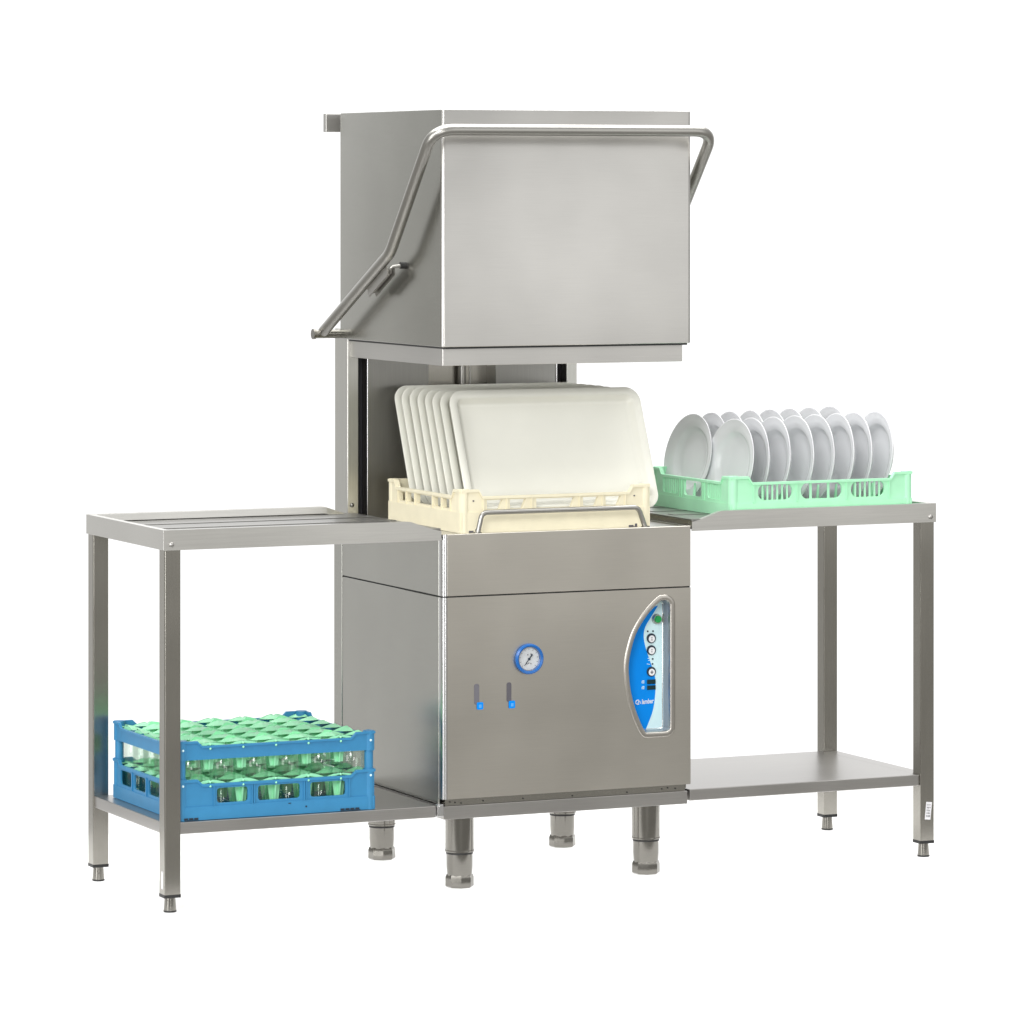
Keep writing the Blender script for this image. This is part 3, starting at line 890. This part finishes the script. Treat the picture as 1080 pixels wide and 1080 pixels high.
for px in (.0095, BLx - .0095):
    for z in (.0770, .1560):
        bm = BM(); bmesh.ops.create_uvsphere(bm, u_segments=10, v_segments=6, radius=.0028, matrix=Matrix.Translation((px, -.0032, z)))
        obj('snap_stud', bm, 'lab_pale', br)
# pale green inserts: a net of raised leaves round the glass openings, with fins below
NX, NY = 6, 6
px_, py_ = BLx / NX, BLy / NY
def insert(z, drop):
    rnd = random.Random(int(z * 1000))
    bm = BM()
    n = 20
    def leaf(cx, cy, edge):
        # a four-cornered star between four round openings, bowed up along its middle
        a, b = px_ * .50, py_ * .50
        cl = lambda x, y: V((min(max(x, .006), BLx - .006), min(max(y, .006), BLy - .006), 0))
        tilt = rnd.uniform(.006, .011); lift = rnd.uniform(.005, .009)
        ring = []
        for k in range(4 * 8):
            q, t = divmod(k, 8); t /= 8
            t0 = q * PI/2
            p0 = (math.cos(t0), math.sin(t0)); p1 = (math.cos(t0 + PI/2), math.sin(t0 + PI/2))
            # concave arc from tip p0 to tip p1
            w = .84
            mx, my = (p0[0] + p1[0]) * w * .5, (p0[1] + p1[1]) * w * .5
            x = (1-t)**2*p0[0] + 2*t*(1-t)*mx + t*t*p1[0]; y = (1-t)**2*p0[1] + 2*t*(1-t)*my + t*t*p1[1]
            ring.append((x, y))
        lv = []
        for s, h in ((1.0, 0.0), (.72, .45), (.40, .85), (.14, 1.0)):
            lv.append([])
            for (x, y) in ring:
                p = cl(cx + x * a * 1.02 * s, cy + y * b * 1.02 * s)
                hh = h * lift + (-y * s) * tilt * .5 * (1 - abs(x * s)) + .0035 * (1 - s) * (1 - abs(y))
                lv[-1].append(bm.verts.new((p.x, p.y, z + hh)))
        top = cl(cx, cy); tv = bm.verts.new((top.x, top.y, z + lift))
        for A, B in zip(lv[:-1], lv[1:]):
            for i in range(32):
                j = (i + 1) % 32
                bm.faces.new((A[i], A[j], B[j], B[i]))
        for i in range(32): bm.faces.new((lv[-1][i], lv[-1][(i+1) % 32], tv))
        # upright flap standing along the leaf
        w = px_ * rnd.uniform(.24, .30); h = rnd.uniform(.007, .011) + lift * .6; yy = cy + py_ * .13
        if not edge:
            pts = [(cx - w, yy + .004, z + .002), (cx - w*.45, yy + .001, z + h), (cx + w*.35, yy - .002, z + h * rnd.uniform(.75, .95)), (cx + w, yy, z + .002)]
            A = [bm.verts.new(p) for p in pts]; B = [bm.verts.new((p[0], p[1] + .0022, p[2])) for p in pts]
            bm.faces.new(A); bm.faces.new(B[::-1])
            for i in range(4): bm.faces.new((A[i], A[(i+1)%4], B[(i+1)%4], B[i]))
    for i in range(NX + 1):
        for j in range(NY + 1):
            leaf(min(max(i * px_, .004), BLx - .004), min(max(j * py_, .004), BLy - .004), i in (0, NX) or j in (0, NY))
    fins(bm, z - .001, drop)
    return bm
def fins(bm, z, drop):
    for i in range(NX + 1):
        for j in range(NY + 1):
            x, y = min(max(i * px_, .022), BLx - .022), min(max(j * py_, .024), BLy - .024)
            if i in (0, NX): continue
            vs_ = [(-.0165, 0), (.0165, 0), (.0110, -drop), (-.0085, -drop)]
            for ax in (0, 1):
                pts = [((x + s_, y - .0014) if ax == 0 else (x - .0014, y + s_)) + (z + zz,) for s_, zz in vs_]
                pt2 = [((x + s_, y + .0014) if ax == 0 else (x + .0014, y + s_)) + (z + zz,) for s_, zz in vs_]
                A = [bm.verts.new(p) for p in pts]; B = [bm.verts.new(p) for p in pt2]
                bm.faces.new(A); bm.faces.new(B[::-1])
                for k in range(4): bm.faces.new((A[k], A[(k+1)%4], B[(k+1)%4], B[k]))
    return bm
for z, drop in ((.0780, .050), (.1615, .052)):
    ins = obj('divider_insert', insert(z, drop), 'insert', br, angle=40)
    for i in range(1, NX):
        bm = BM()
        bmesh.ops.create_uvsphere(bm, u_segments=10, v_segments=6, radius=.0026, matrix=Matrix.Translation((i * px_ - .004, -.0026, z - .004)))
        bmesh.ops.create_uvsphere(bm, u_segments=10, v_segments=6, radius=.0030, matrix=Matrix.Translation((i * px_ - .004, -.0010, z + .0055)))
        obj('clip_stud', bm, 'insert', ins)
# clear glasses standing in the cells
def glass_mesh():
    bm = BM()
    lathe(bm, [(0, .004), (.0235, .004), (.0265, .012), (.0285, .05), (.0305, .100), (.0312, .135), (.0304, .1355), (.0297, .134), (.0288, .100), (.0270, .05), (.0245, .014), (.020, .0100), (0, .0095)], 40)
    bmesh.ops.recalc_face_normals(bm, faces=bm.faces[:])
    me = bpy.data.meshes.new('drinking_glass'); bm.to_mesh(me); bm.free(); me.materials.append(M['glass'])
    for p in me.polygons: p.use_smooth = True
    return me
gme = glass_mesh()
rows = ['front row', 'second row', 'third row', 'fourth row', 'fifth row', 'back row']
cols = ['left end', 'second from the left', 'third from the left', 'third from the right', 'second from the right', 'right end']
for j in range(NY):
    for i in range(NX):
        if j > 1 and 0 < i < NX - 1: continue
        o = bpy.data.objects.new('drinking_glass', gme); C.objects.link(o)
        o.location = (bx0 + (i + .5) * px_, by0 + (j + .5) * py_, BZ + .0060)
        tag(o, f'clear glass in the {rows[j]} of the blue rack, {cols[i]}', 'glass', 'clear glasses in the blue rack')

# ------------------------------------------------------------------ light
wd = bpy.data.worlds.new('World'); S.world = wd; wd.use_nodes = True
nt = wd.node_tree; L = nt.links
bg = nt.nodes['Background']
tc = N(nt, 'ShaderNodeTexCoord'); sp = N(nt, 'ShaderNodeSeparateXYZ')
L.new(tc.outputs['Generated'], sp.inputs[0])
# a studio: white backdrop at the rear (+Y), a dimmer warm room towards the front, brighter overhead
rm = N(nt, 'ShaderNodeMapRange', interpolation_type='SMOOTHSTEP')
rm.inputs['From Min'].default_value = WORLD_Y0; rm.inputs['From Max'].default_value = WORLD_Y1
dt = N(nt, 'ShaderNodeVectorMath', operation='DOT_PRODUCT'); dt.inputs[1].default_value = (.417, .909, 0)
L.new(tc.outputs['Generated'], dt.inputs[0]); L.new(dt.outputs['Value'], rm.inputs['Value'])
up = N(nt, 'ShaderNodeMapRange', interpolation_type='SMOOTHSTEP')
up.inputs['From Min'].default_value = -.25; up.inputs['From Max'].default_value = .35
L.new(sp.outputs['Z'], up.inputs['Value'])
rc = N(nt, 'ShaderNodeMix', data_type='RGBA'); rc.inputs['A'].default_value = ROOM_LO; rc.inputs['B'].default_value = ROOM_HI
L.new(up.outputs[0], rc.inputs['Factor'])
mx = N(nt, 'ShaderNodeMix', data_type='RGBA'); mx.inputs['B'].default_value = (1.12, 1.12, 1.12, 1)
L.new(rm.outputs[0], mx.inputs['Factor']); L.new(rc.outputs['Result'], mx.inputs['A'])
L.new(mx.outputs['Result'], bg.inputs['Color']); bg.inputs['Strength'].default_value = 1.0

def softbox(name, loc, target, sx, sy, power, col=(1, 1, 1), spread=180):
    d = bpy.data.lights.new(name, 'AREA'); d.shape = 'RECTANGLE'; d.size = sx; d.size_y = sy; d.energy = power; d.color = col; d.spread = math.radians(spread)
    o = bpy.data.objects.new(name, d); C.objects.link(o); o.location = loc
    o.rotation_euler = (V(target) - V(loc)).to_track_quat('-Z', 'Y').to_euler()
    return o
for a in LIGHTS: softbox(*a)

# ------------------------------------------------------------------ camera
f_px, th, ccx, dist, cz, hy, pit = 4633.1945, .4304, .1728, 10.0261, 1.6149, 201.2031, .0022
th = 0.430362
cd = bpy.data.cameras.new('camera'); cam = bpy.data.objects.new('camera', cd); C.objects.link(cam)
cam.location = (ccx - dist*math.sin(th), -dist*math.cos(th), cz)
cam.rotation_euler = (PI/2 - pit, 0, -th)
cd.sensor_fit = 'HORIZONTAL'; cd.sensor_width = 36; cd.lens = f_px / 1080 * 36
cd.shift_y = -(540 - hy) / 1080
cd.clip_start = .1; cd.clip_end = 200
S.camera = cam
S.view_settings.view_transform = 'Standard'; S.view_settings.look = 'None'
S.view_settings.exposure = EXPOSURE; S.view_settings.gamma = 1
S.view_settings.use_curve_mapping = False
S.cycles.max_bounces = 12; S.cycles.transparent_max_bounces = 24
S.cycles.use_denoising = True
